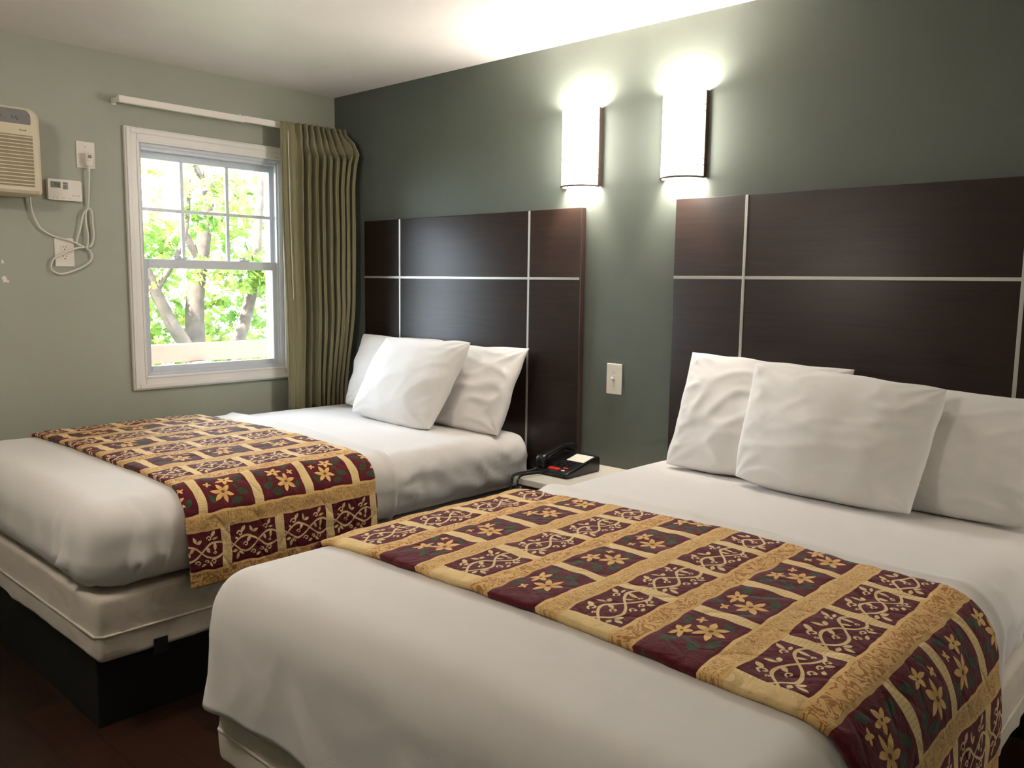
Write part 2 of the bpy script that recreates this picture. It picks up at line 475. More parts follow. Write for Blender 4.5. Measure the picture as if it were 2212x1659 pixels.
frame_yz(fr, WY0 + 0.018, WY1 - 0.018, WZ0 + 0.016, WZ1 - 0.018, 0.012, -0.030, -0.012, 0.002, 0.022, 0.012)
fr.build('window_frame', mVinyl, win)
# lower sash (room side)
GY0, GY1 = -1.096, -0.386
ls = MB(); frame_yz(ls, -1.130, -0.352 - 0.02, 0.928, 1.500, 0.034, -0.055, -0.026, 0.003, 0.044, 0.042)
lso = ls.build('lower_sash', mVinyl, win)
MB().box((-0.045, -1.100, 0.965), (-0.042, -0.402, 1.460)).build('pane', mGlass, lso)
for ly in (-0.93, -0.57):
    lk = MB(); lk.box((-0.050, ly - 0.028, 1.500), (-0.030, ly + 0.028, 1.509), 0.003)
    lk.tube([(-0.040, ly, 1.508), (-0.040, ly, 1.516)], 0.011, 12); lk.box((-0.046, ly - 0.030, 1.513), (-0.034, ly + 0.008, 1.520), 0.003)
    lk.build('sash_lock', mVinyl, lso)
us = MB(); frame_yz(us, -1.130, -0.372, 1.462, 2.030, 0.022, -0.092, -0.062, 0.003, 0.042, 0.040)
uso = us.build('upper_sash', mVinyl, win)
MB().box((-0.079, -1.112, 1.498), (-0.076, -0.388, 1.992)).build('pane', mGlass, uso)
mu = MB()
for yy in (-0.888, -0.640): mu.box((-0.086, yy - 0.0085, 1.500), (-0.070, yy + 0.0085, 1.990), 0.002)
mu.box((-0.085, -1.110, 1.736), (-0.071, -0.392, 1.752), 0.002)
mu.build('muntin_grid', mVinyl, uso)

# ------------------------------------------------------------------ outdoors
tag(MB().box((-40, -30, -1.05), (-0.6, 30, -1.0)).build('ground_outside', mLawn), 'sunlit lawn outside the window', kind='structure')
tag(MB().box((-1.75, -8.0, -0.16), (-0.16, 6.0, -0.04)).build('floor_balcony', simple('balcony_concrete', srgb(196, 188, 180), 0.85)), 'grey concrete balcony floor outside the window', kind='structure')
rail = empty('balcony_railing', (-1.6, -1.0, -0.04), 'peach painted wooden railing outside the lower sash', 'railing')
MB().box((-1.66, -6.0, 0.820), (-1.60, 4.5, 0.950), 0.006).build('top_rail', mRail, rail)
for k in range(8):
    MB().box((-1.64, -5.9 + k * 1.45, -0.04), (-1.56, -5.8 + k * 1.45, 0.820), 0.005).build('post', mRail, rail)

def leaf_mesh(bm, p, size, rnd):
    shape = [(0, -0.5), (0.28, -0.42), (0.18, -0.15), (0.55, -0.05), (0.28, 0.12), (0.32, 0.34), (0.1, 0.28), (0, 0.6), (-0.1, 0.28), (-0.32, 0.34), (-0.28, 0.12), (-0.55, -0.05), (-0.18, -0.15), (-0.28, -0.42)]
    R = Matrix.Rotation(rnd.uniform(0, 2 * PI), 3, 'Z') @ Matrix.Rotation(rnd.gauss(0.9, 0.5), 3, 'Y') @ Matrix.Rotation(rnd.uniform(0, 2 * PI), 3, 'Z')
    vs = [bm.verts.new(p + R @ Vector((a * size, b * size, -abs(a) * 0.25 * size))) for a, b in shape]
    bm.faces.new(vs)

def tree(label, trunk, rad, branches, clumps, seed):
    rnd = random.Random(seed)
    t = empty('maple_tree', (trunk[0][0], trunk[0][1], -1.0), label, 'tree', 'trees outside the window')
    mb = MB(); P = spline(trunk, 6)
    R = [rad * (1 - 0.6 * i / (len(P) - 1)) * (1 + 0.08 * nz(i * 0.7, seed)) for i in range(len(P))]
    mb.tube(P, R, 12); mb.build('trunk', mBark, t, smooth=True)
    for b, br in branches:
        Q = spline(b, 5); MB().tube(Q, [br * (1 - 0.7 * i / (len(Q) - 1)) for i in range(len(Q))], 8).build('branch', mBark, t, smooth=True)
    bm = bmesh.new()
    for (c, r, n, sz) in clumps:
        for _ in range(n):
            d = Vector((rnd.gauss(0, 1), rnd.gauss(0, 1), rnd.gauss(0, 1))); d.normalize(); d *= rnd.random() ** 0.4
            leaf_mesh(bm, Vector(c) + Vector((d.x * r[0], d.y * r[1], d.z * r[2])), sz * rnd.uniform(0.6, 1.3), rnd)
    me = bpy.data.meshes.new('foliage'); bm.to_mesh(me); bm.free()
    o = link('foliage', me, mLeaf, t); o['kind'] = 'stuff'
    return t
# trunks stand about six metres beyond the glass
tree('leaning grey maple at the left of the window view', [(-5.9, 2.62, -1.0), (-6.0, 2.13, 0.37), (-6.0, 1.84, 0.88), (-6.0, 1.60, 1.40), (-6.1, 1.30, 2.2), (-6.2, 0.9, 3.4)], 0.105,
     [([(-6.0, 1.66, 1.25), (-5.8, 1.95, 1.9), (-5.7, 2.0, 2.7)], 0.05)],
     [((-6.6, 1.5, 1.4), (0.8, 0.7, 0.45), 300, 0.15), ((-5.6, 1.7, 2.5), (0.6, 0.8, 0.5), 90, 0.15), ((-7.2, 1.4, 0.5), (0.9, 1.2, 0.7), 420, 0.14)], 3)
tree('upright forked maple at the centre of the window view', [(-6.2, 2.25, -1.0), (-6.2, 2.25, 0.4), (-6.2, 2.27, 1.15), (-6.2, 2.38, 1.75), (-6.2, 2.50, 2.6), (-6.2, 2.55, 4.2)], 0.15,
     [([(-6.2, 2.36, 1.6), (-6.2, 2.15, 2.0), (-6.3, 1.9, 2.6)], 0.06), ([(-6.2, 2.5, 2.5), (-6.2, 2.3, 2.9), (-6.3, 2.2, 3.5)], 0.05)],
     [((-6.9, 2.3, 2.0), (0.6, 0.9, 0.5), 330, 0.15), ((-5.6, 2.5, 1.50), (0.35, 0.7, 0.26), 190, 0.14), ((-5.7, 2.4, 2.3), (0.3, 0.4, 0.4), 110, 0.14), ((-6.8, 2.6, 2.8), (0.8, 0.8, 0.5), 110, 0.15), ((-7.4, 2.4, 0.7), (0.6, 1.0, 0.8), 480, 0.15)], 11)
tree('slim pale-barked maple near the curtain in the window view', [(-6.0, 2.50, -1.0), (-6.0, 2.68, 0.35), (-6.0, 2.87, 0.95), (-6.0, 3.00, 1.45), (-6.0, 3.1, 2.4), (-6.0, 3.3, 4.0)], 0.11,
     [([(-5.8, 3.1, 1.1), (-5.7, 3.5, 1.5), (-5.7, 4.0, 1.9)], 0.06)],
     [((-5.5, 3.1, 1.5), (0.35, 0.5, 0.3), 190, 0.13), ((-6.7, 3.4, 2.3), (0.7, 0.7, 0.7), 260, 0.15), ((-7.0, 3.6, 0.7), (0.7, 0.8, 0.8), 380, 0.15), ((-6.5, 3.7, 1.5), (0.5, 0.5, 0.5), 160, 0.15)], 23)

# ------------------------------------------------------------------ curtain rod and curtain
rod = empty('curtain_rod', (0.085, -0.6, 2.205), 'white traverse curtain rod above the window', 'curtain rod')
MB().box((0.072, -1.256, 2.204), (0.096, -0.62, 2.236), 0.004).box((0.074, -0.63, 2.207), (0.094, -0.012, 2.239), 0.004).build('track', mRod, rod)
MB().box((0.0, -1.253, 2.208), (0.074, -1.249, 2.232), 0.001).box((0.0, -1.2525, 2.205), (0.003, -1.230, 2.235), 0.001).build('bracket', mRod, rod)
MB().box((0.0, -0.018, 2.210), (0.076, -0.014, 2.236), 0.001).build('bracket', mRod, rod)
MB().box((0.0, -0.642, 2.216), (0.074, -0.630, 2.244), 0.001).build('bracket', mRod, rod)

mCurt = mk_curtain()
def curtain():
    NS, NZ = 300, 74
    rows, uvs = [], []
    zs = [2.236 - (2.236 - 0.690) * (k / NZ) for k in range(NZ + 1)]
    for z in zs:
        top = sm(2.05, 2.14, z)
        pinch = math.exp(-((z - 2.125) / 0.03) ** 2)
        row = []
        if z > 2.1: xr = 0.125 + (0.225 - 0.125) * sm(2.236, 2.10, z) if False else 0.125 + 0.10 * (1 - sm(2.10, 2.236, z))
        elif z > 1.3: xr = 0.195 + 0.03 * sm(1.9, 2.1, z)
        else: xr = 0.10 + 0.095 * sm(0.67, 1.3, z)
        yl = -0.440 + 0.020 * sm(1.9, 1.3, z) if z < 1.9 else -0.440
        yl = -0.440 + 0.025 * (1 - sm(0.9, 1.9, z))
        for i in range(NS + 1):
            s = i / NS
            flat = sm(0.20, 0.30, s)
            ph = 2 * PI * (11.5 * s + 0.35 * math.sin(5.5 * s + 1) * (1 - 0.5 * top) + 0.22 * nz(s * 5, z * 0.8, 2.0) * (1 - top))
            A = (0.030 + 0.016 * nz(s * 7, 3.3, z * 0.35)) * (0.10 + 0.90 * flat)
            A *= (1 - 0.6 * pinch) * (1 - 0.15 * top)
            sharp = math.sin(ph) + 0.30 * math.sin(2 * ph + 0.7) + 0.12 * math.sin(3 * ph)
            y = yl + (-0.050 - yl) * s; x = 0.104 + (xr - 0.104) * s ** 1.5
            gap = math.exp(-((s - 0.335) / 0.022) ** 2) * sm(1.95, 1.35, z)
            x += 0.030 + A * sharp + 0.008 * nz(s * 9, z * 3.0, 1.7) * (1 - top) * flat - 0.035 * gap
            y += 0.012 * math.cos(ph) * flat * (1 - top) + 0.010 * nz(s * 5, z * 0.9, 6.1)
            flare = math.exp(-((s - 0.93) / 0.07) ** 2) * sm(2.04, 2.10, z) * (1 - sm(2.14, 2.20, z))
            x += 0.035 * flare
            if s < 0.03: x -= 0.006
            y = min(y, -0.012); x = max(x, 0.099)
            row.append(Vector((x, y, z)))
        rows.append(row)
    mb = MB(); mb.grid(rows)
    bm = mb.bm; lay = bm.loops.layers.uv.new('UVMap'); bm.verts.ensure_lookup_table()
    n = NS + 1
    for f in bm.faces:
        for l in f.loops:
            i = l.vert.index if l.vert.index >= 0 else 0
            l[lay].uv = ((i % n) / NS * 1.25, zs[i // n])
    return mb
bm_c = curtain()
cur = bm_c.build('curtain', mCurt, None, smooth=True)
tag(cur, 'olive pinstriped pleated curtain drawn to the right of the window', 'curtain')
md = cur.modifiers.new('thick', 'SOLIDIFY'); md.thickness = 0.0022; md.offset = 1
wand = MB().tube(spline([(0.150, -0.405, 2.185), (0.152, -0.403, 1.9), (0.150, -0.397, 1.6), (0.147, -0.388, 1.30)], 8), 0.0022, 6).build('draw_cord', mCord, cur, smooth=True)
plabel(wand, 'thin white draw cord')

# ------------------------------------------------------------------ air conditioner
ac = empty('air_conditioner', (0.0, -1.95, 1.745), 'beige through-wall air conditioner with louvred front beside the thermostat', 'air conditioner')
AY0, AY1, AZ0, AZ1 = -2.29, -1.620, 1.748, 2.104
def rrect(y0, y1, z0, z1, r_top, r_bot, n=8):
    pts = []
    for cy, cz, r, a0 in ((y1 - r_top, z1 - r_top, r_top, 0), (y0 + r_top, z1 - r_top, r_top, 90), (y0 + r_bot, z0 + r_bot, r_bot, 180), (y1 - r_bot, z0 + r_bot, r_bot, 270)):
        for k in range(n + 1):
            a = math.radians(a0 + 90 * k / n); pts.append((cy + r * math.cos(a), cz + r * math.sin(a)))
    return pts
b = MB()
secs = [(0.0, 0.0), (0.145, 0.0), (0.168, 0.004), (0.180, 0.016)]
rings = [[Vector((x, y, z)) for y, z in rrect(AY0 + d, AY1 - d, AZ0 + d, AZ1 - d, 0.05 - d * 0.5, 0.012)] for x, d in secs]
vs = b.grid(rings, close=True)
b.bm.faces.new(vs[-1]); b.bm.faces.new(vs[0][::-1])
b.build('casing', mACbody, ac, angle=35)
g = MB(); gl0, gl1 = AY0 + 0.035, AY1 - 0.036
for k in range(14):
    z = 1.782 + k * 0.0148
    poly = [(0.172, z), (0.187, z + 0.0035), (0.187, z + 0.0070), (0.172, z + 0.0095)]
    g.prism([(p[0], p[1]) for p in poly], gl1 - gl0, 1, gl0)
g.build('louvre_grille', mACbody, ac)
MB().box((0.1800, gl0 - 0.001, 1.779), (0.1812, gl1 + 0.001, 1.988), 0).build('grille_shade_sheet', simple('ac_shadow_plastic', srgb(150, 138, 108), 0.6), ac)  # flat sheet; the shade between the louvres is put into its colour
MB().prism([(y, z) for y, z in rrect(AY0 + 0.03, AY1 - 0.040, 2.032, 2.090, 0.026, 0.004)], 0.002, 0, 0.1802).build('control_panel', mACpanel, ac)
pr = MB()
for y in (-1.79, -1.775): pr.box((0.1822, y, 2.052), (0.1828, y + 0.0045, 2.060))
pr.build('lettering', mInk, ac)
pr = MB()
for y in (-1.731, -1.724, -1.717, -1.712): pr.box((0.1822, y, 2.050 + 0.004 * math.sin(y * 900)), (0.1828, y + 0.0045, 2.058 + 0.004 * math.sin(y * 500)))
pr.build('lettering', mInk, ac)
lg = MB()
for k, y in enumerate((-1.703, -1.697, -1.692, -1.687, -1.682)): lg.box((0.1800, y, 2.005), (0.1806, y + 0.0035, 2.0085 + (0.003 if k in (0, 4) else 0)))
lg.build('badge', mInk, ac)

# thermostat
th = empty('thermostat', (0.0, -1.48, 1.745), 'white wall thermostat with grey display reading 75', 'thermostat')
MB().prism(rrect(-1.552, -1.410, 1.747, 1.838, 0.008, 0.005, 5), 0.026, 0, 0.0).build('body', mPlate, th, angle=30)
sc = MB().box((0.026, -1.541, 1.800), (0.0268, -1.500, 1.827), 0.0).build('screen', mLCD, th)
def seg7(mb, y, z, w, h, segs, x=0.0269, t=0.0022):
    S = {'a': (0, h - t, w, h), 'g': (0, h / 2 - t / 2, w, h / 2 + t / 2), 'd': (0, 0, w, t), 'f': (0, h / 2, t, h), 'b': (w - t, h / 2, w, h), 'e': (0, 0, t, h / 2), 'c': (w - t, 0, w, h / 2)}
    for q in segs:
        a = S[q]; mb.box((x, y + a[0], z + a[1]), (x + 0.0004, y + a[2], z + a[3]))
dg = MB(); seg7(dg, -1.527, 1.805, 0.008, 0.017, 'abc'); seg7(dg, -1.516, 1.805, 0.008, 0.017, 'afgcd')
dg.box((0.0269, -1.503, 1.801), (0.0273, -1.5005, 1.826))
dg.build('digits', mLCDd, sc)
bt = MB()
for k in range(3): bt.box((0.026, -1.490, 1.7965 + k * 0.0105), (0.0275, -1.469, 1.8055 + k * 0.0105), 0.0006)
bt.build('button_column', mACpanel, th)
tk = MB()
mFaint = simple('faint_print', srgb(176, 168, 152), 0.6)
for ya, yb in ((-1.531, -1.517), (-1.494, -1.485), (-1.469, -1.461)):
    MB().box((0.026, ya, 1.7535), (0.0264, ya + 0.003, 1.760)).box((0.026, yb, 1.7535), (0.0264, yb + 0.003, 1.760)).build('lettering', mFaint, th)
for k in range(7): tk.box((0.026, -1.4515 + k * 0.0045, 1.768), (0.0264, -1.4515 + k * 0.0045 + 0.003, 1.7715 + (0.002 if k in (0, 5, 6) else 0)))
tk.build('badge', mFaint, th)

# outlets
def outlet(label, y0, y1, z0, z1, duplex):
    o = empty('wall_outlet', (0.0, (y0 + y1) / 2, z0), label, 'outlet')
    MB().box((-0.001, y0, z0), (0.006, y1, z1), 0.0025, 2).build('cover_plate', mPlate, o)
    ym, zm = (y0 + y1) / 2, (z0 + z1) / 2
    for dz in ((-0.021, 0.021) if duplex else (-0.012,)):
        r = MB().prism(rrect(ym - 0.0165, ym + 0.0165, zm + dz - 0.0145, zm + dz + 0.0145, 0.009, 0.009, 5), 0.003, 0, 0.0055).build('receptacle', mPlate, o)
        s = MB(); s.box((0.0083, ym - 0.0075, zm + dz - 0.001), (0.0088, ym - 0.0055, zm + dz + 0.008)); s.box((0.0083, ym + 0.0055, zm + dz), (0.0088, ym + 0.0075, zm + dz + 0.007))
        s.tube([(0.0083, ym, zm + dz - 0.007), (0.0088, ym, zm + dz - 0.007)], 0.003, 10); s.build('slot', mSlot, r)
    zs = (zm,) if duplex else (zm + 0.036,)
    for z in zs: MB().tube([(0.0055, ym, z), (0.0072, ym, z)], 0.0032, 12).build('screw', mPlateScrew, o)
    return o
outlet('white outlet plate above the thermostat with a plug in it', -1.418, -1.337, 1.900, 2.020, False)
outlet('white duplex outlet behind the loop of cord', -1.531, -1.448, 1.452, 1.580, True)

# ------------------------------------------------------------------ camera numbers (also used to lay the cord along the wall)
CW, CH, FPX = 2212, 1659, 1810.27
yaw, pit, rol = (math.radians(a) for a in (42.4335, 6.8416, 0.7497))
CF = Vector((-math.sin(yaw) * math.cos(pit), math.cos(yaw) * math.cos(pit), -math.sin(pit)))
CR0 = Vector((math.cos(yaw), math.sin(yaw), 0)); CU0 = CR0.cross(CF)
CR = CR0 * math.cos(rol) + CU0 * math.sin(rol); CU = CU0 * math.cos(rol) - CR0 * math.sin(rol)
CAM = Vector((4.0998, -2.95, 1.4029))

# power cord of the air conditioner: (y, z) along the wall
cordyz = [(0.02, -1.625, 1.752), (0.02, -1.625, 1.74), (0.018, -1.621, 1.699), (0.016, -1.605, 1.65), (0.014, -1.58, 1.613), (0.014, -1.534, 1.587), (0.016, -1.46, 1.567), (0.022, -1.413, 1.543), (0.02, -1.446, 1.536), (0.018, -1.529, 1.496), (0.018, -1.552, 1.461), (0.016, -1.547, 1.433), (0.016, -1.51, 1.419), (0.014, -1.443, 1.441), (0.014, -1.391, 1.471), (0.014, -1.373, 1.501), (0.018, -1.384, 1.527), (0.024, -1.402, 1.539), (0.024, -1.395, 1.553), (0.02, -1.39, 1.6), (0.018, -1.396, 1.657), (0.022, -1.395, 1.698), (0.026, -1.384, 1.72), (0.02, -1.369, 1.705), (0.016, -1.365, 1.654), (0.016, -1.363, 1.595), (0.018, -1.374, 1.557), (0.014, -1.393, 1.542), (0.016, -1.427, 1.55), (0.016, -1.438, 1.566), (0.018, -1.422, 1.627), (0.024, -1.407, 1.691), (0.016, -1.385, 1.719), (0.018, -1.38, 1.751), (0.022, -1.377, 1.82), (0.026, -1.3755, 1.875), (0.026, -1.3755, 1.905)]
pc = empty('power_cord', (0.02, -1.45, 1.65), 'ivory power cord looped below the thermostat', 'cord')
pts = cordyz
MB().tube(spline(pts, 8), 0.0042, 8).build('cord', mCord, pc, smooth=True)
pg = MB(); pg.box((0.0088, -1.391, 1.908), (0.040, -1.358, 1.968), 0.006, 3); pg.box((0.038, -1.386, 1.930), (0.0425, -1.363, 1.962), 0.002)
pg.tube([(0.026, -1.3755, 1.912), (0.026, -1.3755, 1.885)], [0.009, 0.005], 10)
plg = pg.build('plug', mPlate, pc, angle=40)
pb = MB(); pb.box((0.0425, -1.3825, 1.943), (0.0432, -1.3665, 1.957)); pb.build('plug_button', mACpanel, plg)

# ------------------------------------------------------------------ headboards
def headboard(label, x0, zs, zt):
    wl_, ws_ = 0.304, 0.917; x1 = x0 + 2 * wl_ + ws_
    h = empty('headboard', ((x0 + x1) / 2, -0.0145, 0.0), label, 'headboard', 'wall headboards')
    MB().box((x0, -0.028, 0.0), (x1, -0.001, zt), 0.003).build('panel', mWood, h, angle=40)
    MB().box((x1 - 0.0035, -0.0285, 0.001), (x1 + 0.0012, -0.0015, zt - 0.001), 0.001).build('edge_band', mEdge, h)
    y0, y1 = -0.0292, -0.026; t = 0.0058
    MB().box((x0 + 0.001, y0, zs - t), (x1 - 0.008, y1, zs + t), 0.0006).build('horizontal_strip', mSilver, h)
    for xv in (x0 + wl_, x0 + wl_ + ws_):
        MB().box((xv - t, y0 - 0.0003, 0.23), (xv + t, y1, zt - 0.001), 0.0006).build('vertical_strip', mSilver, h)
headboard('dark veneer headboard with silver strips beside the curtain', 0.302, 1.4274, 1.7338)
headboard('dark veneer headboard with silver strips on the right, nearer bed', 2.294, 1.4354, 1.7418)

# ------------------------------------------------------------------ sconces
def sconce(label, xc, z0=1.824, z1=2.142, a=0.090, bb=0.100):
    s = empty('wall_sconce', (xc, 0, z0), label, 'wall lamp', 'wall lamps between the beds')
    MB().box((xc - a + 0.004, -0.012, z0 + 0.05), (xc + a - 0.004, 0.0, z1 - 0.05), 0.002).build('back_plate', mBronze, s)
    sh = MB(); n = 28
    def arc(z, da=0.0): return [Vector((xc - (a + da) * math.cos(PI * k / n), -0.010 - (bb + da - 0.010) * math.sin(PI * k / n), z)) for k in range(n + 1)]
    o_, i_ = [arc(z0 + (z1 - z0) * k / 6) for k in range(7)], [arc(z0 + (z1 - z0) * k / 6, -0.004) for k in range(7)]
    vo = sh.grid(o_); vi = sh.grid([r[::-1] for r in i_])
    for k in range(n):
        sh.bm.faces.new((vo[-1][k], vo[-1][k + 1], vi[-1][n - k - 1], vi[-1][n - k])); sh.bm.faces.new((vo[0][k + 1], vo[0][k], vi[0][n - k], vi[0][n - k - 1]))
    plabel(sh.build('shade', mShade, s, angle=50), 'glowing white frosted shade')
    for sx in (-1, 1):
        MB().box((xc + sx * (a + 0.002) - 0.0035, -0.022, z0 - 0.004), (xc + sx * (a + 0.002) + 0.0035, 0.0, z1 + 0.004), 0.0015).build('side_rail', mBronze, s)
    for z in (z1 - 0.050, z1 - 0.074, z0 + 0.066, z0 + 0.042):
        MB().tube(arc(z, 0.0018), 0.0017, 6).build('accent_wire', mBronze, s)
    MB().tube(arc(z0 - 0.003, 0.001), 0.0042, 8).build('rim', mBronze, s)
    for dz in (0.165, 0.270):
        bl = MB(); bmesh.ops.create_uvsphere(bl.bm, u_segments=16, v_segments=10, radius=0.026)
        for v in bl.bm.verts: v.co = Vector((v.co.x, v.co.y, v.co.z * 1.25)) + Vector((xc, -0.052, z0 + dz))
        bl.build('bulb', mBulb, s, smooth=True)
    MB().box((xc - 0.012, -0.056, z0 + 0.197), (xc + 0.012, 0.0, z0 + 0.238), 0.003).build('lamp_holder', mPlate, s)
sconce('glowing half-round wall lamp nearer the window', 1.809)
sconce('glowing half-round wall lamp above the right headboard corner', 2.314)

# switch
sw = empty('light_switch', (2.002, 0, 0.935), 'white toggle light switch plate between the headboards', 'light switch')
MB().box((1.963, -0.006, 0.934), (2.041, 0.001, 1.066), 0.0025).build('cover_plate', mPlate, sw)
MB().box((1.996, -0.0075, 0.988), (2.008, -0.0055, 1.012), 0.0006).build('toggle_slot', mPlateScrew, sw)
MB().box((1.9975, -0.022, 0.998), (2.0065, -0.005, 1.008), 0.002, 2, Matrix.Rotation(math.radians(-25), 3, 'X')).build('toggle', mPlate, sw)
for z in (0.970, 1.030): MB().tube([(2.002, -0.0055, z), (2.002, -0.0072, z)], 0.0032, 12).build('screw', mPlateScrew, sw)

# ------------------------------------------------------------------ beds
def axis_pts(lo, hi, r, step):
    K = 4; e = [r * math.tan(k * PI / 4 / K) for k in range(K + 1)]
    a = [lo + r - d for d in reversed(e)]; bq = [hi - r + d for d in e]
    n = max(1, round((hi - lo - 2 * r) / step))
    mid = [lo + r + (hi - lo - 2 * r) * k / n for k in range(1, n)]
    return a + mid + bq

def rbox(mb, lo, hi, r, step=0.02, keep=None, disp=None):
    A = [axis_pts(lo[i], hi[i], r, step) for i in range(3)]
    n = [len(a) - 1 for a in A]; cache = {}
    def raw(i, j, k): return Vector((A[0][i], A[1][j], A[2][k]))
    def vert(t):
        if t in cache: return cache[t]
        p = raw(*t); c = Vector([min(max(p[i], lo[i] + r), hi[i] - r) for i in range(3)])
        d = (p - c).normalized(); q = c + d * r
        if disp: q = disp(q, d)
        v = mb.bm.verts.new(q); cache[t] = v; return v
    for ax in range(3):
        u, w_ = (ax + 1) % 3, (ax + 2) % 3
        for side in (0, n[ax]):
            for i in range(n[u]):
                for j in range(n[w_]):
                    q = []
                    for (di, dj) in ((0, 0), (1, 0), (1, 1), (0, 1)):
                        t = [0, 0, 0]; t[ax] = side; t[u] = i + di; t[w_] = j + dj; q.append(tuple(t))
                    if keep:
                        cc = sum((raw(*t) for t in q), Vector()) / 4
                        if not keep(cc, ax, side != 0): continue
                    vv = [vert(t) for t in q]
                    mb.bm.faces.new(vv if side else vv[::-1])
    return mb

ZM0, ZM1 = 0.462, 0.718
class BedGeo:
    def __init__(s, x0, x1, seed):
        s.x0, s.x1, s.y0, s.y1, s.seed = x0, x1, -2.030, -0.048, seed
    def crown(s, x, y):
        a = (2 * (x - s.x0) / (s.x1 - s.x0) - 1); b_ = (2 * (y - s.y0) / (s.y1 - s.y0) - 1)
        return 0.020 * max(0, 1 - a * a) * max(0, 1 - b_ ** 4) + 0.004 * nz(x * 2.2, y * 2.2, s.seed)
    def top(s, x, y): return ZM1 + s.crown(x, y)
    def lumps(s, p): return s.crown(p.x, p.y) * sm(0.52, 0.70, p.z)

def make_bed(label, x0, x1, seed, cover_low):
    G = BedGeo(x0, x1, seed)
    bed = empty('bed', ((x0 + x1) / 2, -1.03, 0), label, 'bed', 'guest beds')
    MB().box((x0 + 0.09, G.y0 + 0.045, 0.0), (x1 - 0.108, -0.06, 0.248), 0.004).build('platform', mBlack, bed)
    for yb in (-1.83, -1.10):
        MB().box((x1 - 0.12, yb - 0.022, 0.236), (x1 + 0.006, yb + 0.022, 0.246), 0.001).box((x1 + 0.002, yb - 0.022, 0.238), (x1 + 0.007, yb + 0.022, 0.286), 0.001).build('retainer_bracket', mBlack, bed)
    def db(q, d):
        f = 0.006 * fold(q.x * 5, q.y * 5, q.z * 9, seed) + 0.003 * nz(q.x * 14, q.y * 14, q.z * 14)
        return q + d * f * (1 if abs(d.z) < 0.7 else 0.2)
    bs = rbox(MB(), (x0 + 0.012, G.y0 + 0.014, 0.250), (x1 - 0.004, G.y1, 0.456), 0.022, 0.025, None, db).build('box_spring', mBox, bed, smooth=True)
    yy0, yy1, xx0, xx1, zz = G.y0 + 0.0105, G.y1 - 0.03, x0 + 0.008, x1 + 0.0, 0.336
    c = 0.02
    MB().tube([(xx0, yy1, zz), (xx0, yy0 + c, zz), (xx0 + c, yy0, zz), (xx1 - c, yy0, zz), (xx1, yy0 + c, zz), (xx1, yy1, zz)], 0.0042, 6).build('piping', mBox, bs, smooth=True)
    def dm(q, d):
        q = q + Vector((0, 0, G.lumps(q)))
        side = sm(0.8, 0.2, abs(d.z)) if abs(d.z) < 0.8 else 0
        f = 0.0
        if d.x > 0.3 and q.y > -0.95:      # loosely tucked fitted sheet: slanting folds at the head
            f += 0.013 * fold(q.y * 5.0 - q.z * 6, q.z * 6 + q.y * 4, 0.3, seed + 4) + 0.008 * fold(q.y * 9 + q.z * 7, q.z * 9, 1.3, seed)
        f += 0.003 * fold(q.x * 4, q.y * 4, q.z * 8, seed + 2)
        return q + d * f * max(0, 1 - abs(d.z))
    rbox(MB(), (x0, G.y0, ZM0), (x1, G.y1, ZM1), 0.088, 0.022, None, dm).build('mattress', mSheet, bed, smooth=True)
    # white blanket spread over mattress, its turned edge across the bed below the pillows
    off = 0.012
    edge = lambda x: -0.862 + 0.035 * math.sin((x - x0) * 3.1 + seed) + 0.012 * nz(x * 4, seed)
    zlow = ZM0 - 0.012
    def keep(cc, ax, hi):
        if ax == 2 and not hi: return False
        if ax == 1 and hi: return False
        if cc.y > -0.862: return False
        if cover_low and cc.z < 0.425: return False
        if not cover_low and cc.z < ZM0 + 0.004: return False
        return True
    def dc(q, d):
        q = q + Vector((0, (edge(q.x) + 0.862) * math.exp(-((q.y + 0.862) / 0.22) ** 2), G.lumps(q)))
        if cover_low: q.z += (0.030 * nz(q.x * 2.4, q.y * 2.4, seed) + 0.012 * nz(q.x * 7, q.y * 7, seed)) * sm(0.60, 0.43, q.z)
        q = q + d * (0.009 * math.exp(-((q.y - edge(q.x)) / 0.022) ** 2))
        lat = max(0.0, 1 - abs(d.z))
        f = 0.004 * fold(q.x * 3, q.y * 3, q.z * 5, seed + 9)
        low = 1 - sm(0.46, 0.72, q.z)
        if d.y < -0.3 or True:
            # gathered pleats near the foot corner
            corner = math.exp(-((q.x - x1 + 0.06) / 0.24) ** 2 - ((q.y - G.y0 - 0.05) / 0.24) ** 2)
            f += 0.052 * corner * (0.15 + low) * fold((q.x - q.y) * 13 + 0.5 * math.sin(q.z * 9), 0.2, q.z * 0.8, seed + 5)
            f += 0.006 * fold(q.x * 6 + q.y * 6, 0.4, q.z * 1.2, seed + 6) * low
        if cover_low:
            f += (0.018 * low * nz(q.x * 2.6 + 1, q.y * 2.6, seed) + 0.012 * low) * (1 if d.y < -0.3 else 0.25)
            f += 0.018 * sm(0.62, 0.46, q.z) * fold(q.x * 2.4 + q.z * 2.2, q.y * 2.4, q.z * 2, seed + 1) if d.y < -0.3 else 0
        w_ = lat if d.z > -0.05 else 0.4 * lat
        top = 0.0025 * fold(q.x * 2.2, q.y * 2.0, 0, seed + 12) * max(0, d.z)
        return q + d * (f * w_) + Vector((0, 0, top))
    lo_ = (x0 - off, G.y0 - off, 0.30 if cover_low else ZM0 - off); hi_ = (x1 + off, G.y1 + off, ZM1 + off)
    cv = rbox(MB(), lo_, hi_, 0.088 + off, 0.014, keep, dc).build('blanket', mSheet2, None, smooth=True)
    md = cv.modifiers.new('thick', 'SOLIDIFY'); md.thickness = 0.010; md.offset = -1
    return G, bed, cv

